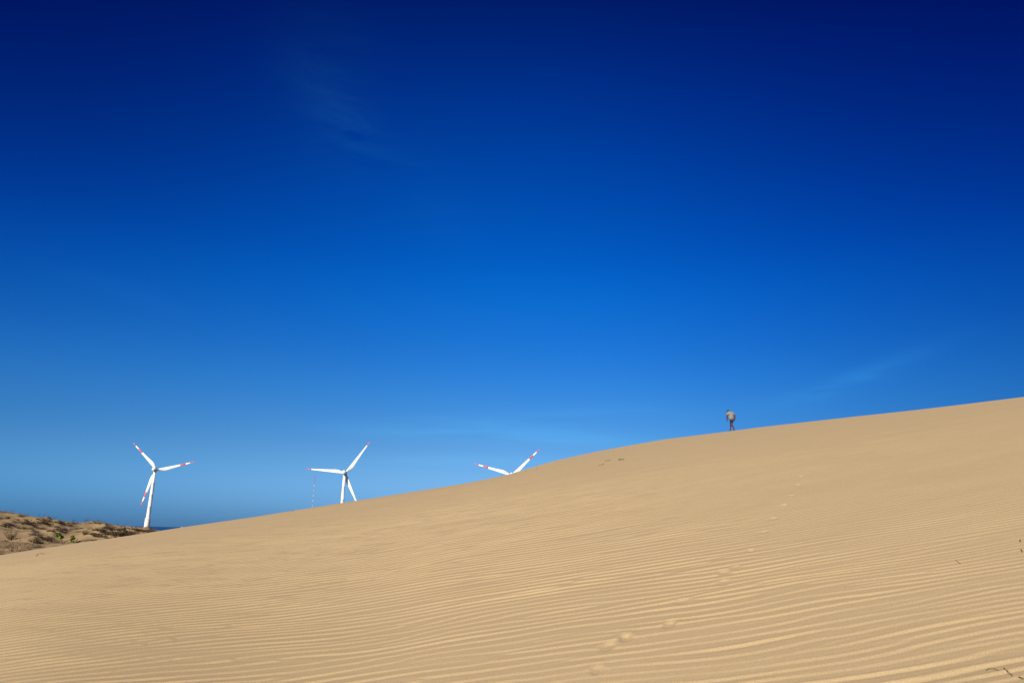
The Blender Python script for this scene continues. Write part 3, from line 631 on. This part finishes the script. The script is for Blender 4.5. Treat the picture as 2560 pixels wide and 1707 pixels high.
runner([(1496, 1164), (1502, 1162), (1507, 1160), (1510, 1161.5)], 'lowest pale olive runner with small spread leaves on the dune', 0.35, 2, arch=0.8, seed=3)
runner([(90, 1390), (95, 1385), (102, 1383), (106, 1385.5), (113, 1384.5)], 'thin arched green vine on smooth sand at the lower left', 0.3, 1, arch=1.0, seed=5)
def twig(pxs, label, r, n=2, seed=1):
    pts = [Vector(dhit(*p)) for p in pxs]; o0 = pts[0].copy(); bm = bmesh.new(); random.seed(seed)
    k_ = o0.length / FPX; r *= k_; P = [p - o0 + Vector((0, 0, 1.2 * r + 0.003)) for p in pts]
    for a, b in zip(P, P[1:]): bar(bm, a, b, r, 5)
    for c in P[1:]:
        for _ in range(n): bar(bm, c, c + Vector((random.gauss(0, 3.5), random.gauss(0, 2.5), random.uniform(0.0, 1.5))) * k_, r * 0.5, 4)
    tag(obj('dry_twig', bm_mesh('twig', bm), M['olive'], None, o0), label, 'twig')
twig([(2510, 1672), (2518, 1679), (2525, 1685), (2532, 1691)], 'olive twig on the ripples in the bottom right corner', 0.6, 1, 1)
twig([(2466, 1677), (2472, 1673), (2486, 1674), (2498, 1678)], 'faint thin grass blade left of the bottom right twig', 0.45, 0, 2)
twig([(2548, 1694), (2560, 1700)], 'dark twig end at the right edge of the bottom corner', 0.8, 1, 3)
twig([(2551, 1350), (2552, 1355), (2549, 1354)], 'upper tiny dark twig at the right edge halfway up the dune', 0.6, 1, 4)
twig([(2553, 1375), (2557, 1381)], 'lower tiny dark twig at the right edge halfway up the dune', 0.6, 1, 5)
twig([(2390, 1402), (2398, 1408), (2402, 1410)], 'thin pale twig on the fine ripples near the right edge', 0.35, 0, 6)

# ------------------------------------------------------------------ the walking man
_d = ray(1831, 1077); _r = np.linspace(52, 61.5, 400); _z = dune_z(_r * _d[0], _r * _d[1]); _k = int(np.argmax(_z / _r))
pf = (float(_r[_k] * _d[0]), float(_r[_k] * _d[1]), float(_z[_k])); pyaw = math.atan2(pf[0], pf[1]) - math.radians(35)
SC = 1.02
person = bpy.data.objects.new('person', None); C.objects.link(person); person.location = pf; person.rotation_euler = (0, 0, -pyaw); person.scale = (SC,) * 3
tag(person, 'person in grey t-shirt and dark shorts walking barefoot along the crest, head bowed', 'person')
def gz(lx, ly):                                 # ground under a point given in the person's own frame
    wx = pf[0] + SC * (lx * math.cos(pyaw) + ly * math.sin(pyaw)); wy = pf[1] + SC * (-lx * math.sin(pyaw) + ly * math.cos(pyaw))
    return (float(dune_z(np.array([wx]), np.array([wy]))[0]) - pf[2]) / SC
gr, gl = gz(.05, .38), gz(-.05, -.28)
J = dict(pel=(0, 0, .92), wai=(-.01, .03, 1.08), che=(-.02, .08, 1.28), nb=(-.03, .12, 1.41), nk=(-.04, .17, 1.46), hd=(-.05, .22, 1.50), hd2=(-.055, .27, 1.51),
         hr=(.10, 0, .88), kr=(.07, .26, .50 + gr * .6), ar=(.05, .30, .085 + gr), br=(.055, .41, .035 + gr), tr=(.06, .48, .025 + gr),
         hl=(-.10, 0, .88), kl=(-.07, -.06, .47 + gl * .6), al=(-.05, -.33, .10 + gl), bl=(-.055, -.22, .035 + gl), tl=(-.06, -.15, .025 + gl),
         sr=(.20, .09, 1.42), er=(.315, .0, 1.15), wr=(.305, .04, .92), pr=(.295, .06, .84),
         sl=(-.23, .12, 1.38), el=(-.335, .08, 1.10), wl=(-.28, .18, .87), pl=(-.265, .22, .80))
RAD = dict(pel=.11, wai=.11, che=.11, nb=.05, nk=.05, hd=.075, hd2=.075, hr=.08, kr=.070, ar=.048, br=.042, tr=.022, hl=.08, kl=.070, al=.048, bl=.042, tl=.022,
           sr=.075, er=.06, wr=.044, pr=.034, sl=.075, el=.06, wl=.044, pl=.03)
EDG = [('pel', 'wai'), ('wai', 'che'), ('che', 'nb'), ('nb', 'nk'), ('nk', 'hd'), ('hd', 'hd2'), ('pel', 'hr'), ('hr', 'kr'), ('kr', 'ar'), ('ar', 'br'), ('br', 'tr'),
       ('pel', 'hl'), ('hl', 'kl'), ('kl', 'al'), ('al', 'bl'), ('bl', 'tl'), ('che', 'sr'), ('sr', 'er'), ('er', 'wr'), ('wr', 'pr'), ('che', 'sl'), ('sl', 'el'), ('el', 'wl'), ('wl', 'pl')]
def skin_mesh(name, J, RAD, EDG, root, sub=2):
    names = list(dict.fromkeys([n for e in EDG for n in e])); idx = {n: i for i, n in enumerate(names)}
    me = bpy.data.meshes.new(name); me.from_pydata([J[n] for n in names], [(idx[a], idx[b]) for a, b in EDG], [])
    o = bpy.data.objects.new(name, me); C.objects.link(o)
    sk = o.modifiers.new('skin', 'SKIN'); sk.use_smooth_shade = True; o.modifiers.new('sub', 'SUBSURF').levels = sub; o.modifiers['sub'].render_levels = sub
    for n, i in idx.items():
        v = me.skin_vertices[0].data[i]; r = RAD[n]; v.radius = (r, r) if not isinstance(r, tuple) else r; v.use_root = (n == root)
    dg = bpy.context.evaluated_depsgraph_get(); dg.update(); out = bpy.data.meshes.new_from_object(o.evaluated_get(dg)); bpy.data.objects.remove(o)
    return out
# fingers
for s, sg in (('r', 1), ('l', -1)):
    P = Vector(J['p' + s]); dirn = (P - Vector(J['w' + s])).normalized(); fwd = Vector((0, 1, 0)); side = fwd - dirn * fwd.dot(dirn); side.normalize(); inn = Vector((-sg, 0, 0))
    for k, (o_, L) in enumerate(((-.027, .058), (-.009, .072), (.009, .078), (.027, .070))):
        a = P + side * o_ + dirn * .02; b = a + dirn * L * .55 + inn * .006; c = b + dirn * L * .35 + inn * .02
        for nm, q, r in (('a', a, .010), ('b', b, .009), ('c', c, .007)): J[f'f{s}{k}{nm}'] = tuple(q); RAD[f'f{s}{k}{nm}'] = r
        EDG += [('p' + s, f'f{s}{k}a'), (f'f{s}{k}a', f'f{s}{k}b'), (f'f{s}{k}b', f'f{s}{k}c')]
    a = P.lerp(Vector(J['w' + s]), .4) + side * .035; b = a + dirn * .03 + side * .015 + inn * .012
    for nm, q, r in (('a', a, .012), ('b', b, .010)): J[f't{s}{nm}'] = tuple(q); RAD[f't{s}{nm}'] = r
    EDG += [('p' + s, f't{s}a'), (f't{s}a', f't{s}b')]
body = skin_mesh('body', J, RAD, EDG, 'pel')
# head: one shaped ovoid with brow, nose, chin, ears, bowed forward
bm = bmesh.new(); bm.from_mesh(body)
hm = bmesh.new(); bmesh.ops.create_uvsphere(hm, u_segments=28, v_segments=20, radius=1)
for v in hm.verts:
    x, y, z = v.co; n = v.co.copy(); jaw = max(0, -z)
    v.co = Vector((x * .078 * (1 - .28 * jaw), y * .098 * (1 - .12 * jaw * (y < 0)), z * .118))
    if y > 0:
        v.co.y += .022 * math.exp(-((x / .16) ** 2) - ((z + .12) / .2) ** 2)              # nose
        v.co.y -= .010 * math.exp(-(((abs(x) - .38) / .16) ** 2) - ((z - .08) / .13) ** 2)  # eye sockets
        v.co.y += .006 * math.exp(-((x / .3) ** 2) - ((z + .5) / .09) ** 2)              # lips
        v.co.y += .010 * math.exp(-((x / .3) ** 2) - ((z + .85) / .15) ** 2)             # chin
    e = math.exp(-(((abs(x) - 1) / .12) ** 2) - ((y + .05) / .2) ** 2 - ((z + .02) / .25) ** 2); v.co.x += math.copysign(.018 * e, x) # ears
hrot = Euler((math.radians(-58), 0, math.radians(8))).to_matrix(); hc = Vector((-.065, .265, 1.53))
for v in hm.verts: v.co = hc + hrot @ v.co
hme = bpy.data.meshes.new('h'); hm.to_mesh(hme); hm.free(); bm.from_mesh(hme)
bb = bm_mesh('body', bm); body_o = obj('body', bb, M['skin'], person)
hm = bmesh.new(); bmesh.ops.create_uvsphere(hm, u_segments=28, v_segments=20, radius=1)
random.seed(9)
for v in hm.verts: v.co = Vector((v.co.x * .086, v.co.y * .106 - .004, v.co.z * .124 + .006)) * (1 + random.uniform(-.015, .02))
bmesh.ops.delete(hm, geom=[v for v in hm.verts if (v.co.y > .02 and v.co.z < .06) or v.co.z < -.06], context='VERTS')
for v in hm.verts: v.co = hc + hrot @ v.co
obj('hair', bm_mesh('hair', hm), M['hair'], body_o)
JS = dict(J); JS.update(sh=(0, .02, .78), s2r=(.285, .03, 1.23), s2l=(-.295, .10, 1.19), sn=(-.03, .12, 1.50))
RS = dict(pel=(.195, .165), wai=(.20, .16), che=(.215, .17), sn=(.13, .10), sh=(.20, .17), sr=.10, s2r=.09, sl=.10, s2l=.09)
shirt = skin_mesh('tshirt', JS, RS, [('sh', 'pel'), ('pel', 'wai'), ('wai', 'che'), ('che', 'sn'), ('che', 'sr'), ('sr', 's2r'), ('che', 'sl'), ('sl', 's2l')], 'wai')
wf = Field(77, 0.02, 0.05, 0.03, n=128)
for v in shirt.vertices:
    k = float(wf(np.array([v.co.x + v.co.z * .6]), np.array([v.co.z * 1.1 - v.co.x * .5]))[0]); v.co += v.normal * (.009 * k)
obj('tshirt', shirt, M['shirt'], person)
JK = dict(J); lr = Vector(J['hr']).lerp(Vector(J['kr']), .9); ll = Vector(J['hl']).lerp(Vector(J['kl']), .9); JK.update(lr=tuple(lr), ll=tuple(ll), top=(0, .02, .98))
RK = dict(top=.135, pel=.15, hr=.125, lr=.10, hl=.125, ll=.10)
obj('shorts', skin_mesh('shorts', JK, RK, [('top', 'pel'), ('pel', 'hr'), ('hr', 'lr'), ('pel', 'hl'), ('hl', 'll')], 'pel'), M['shorts'], person)
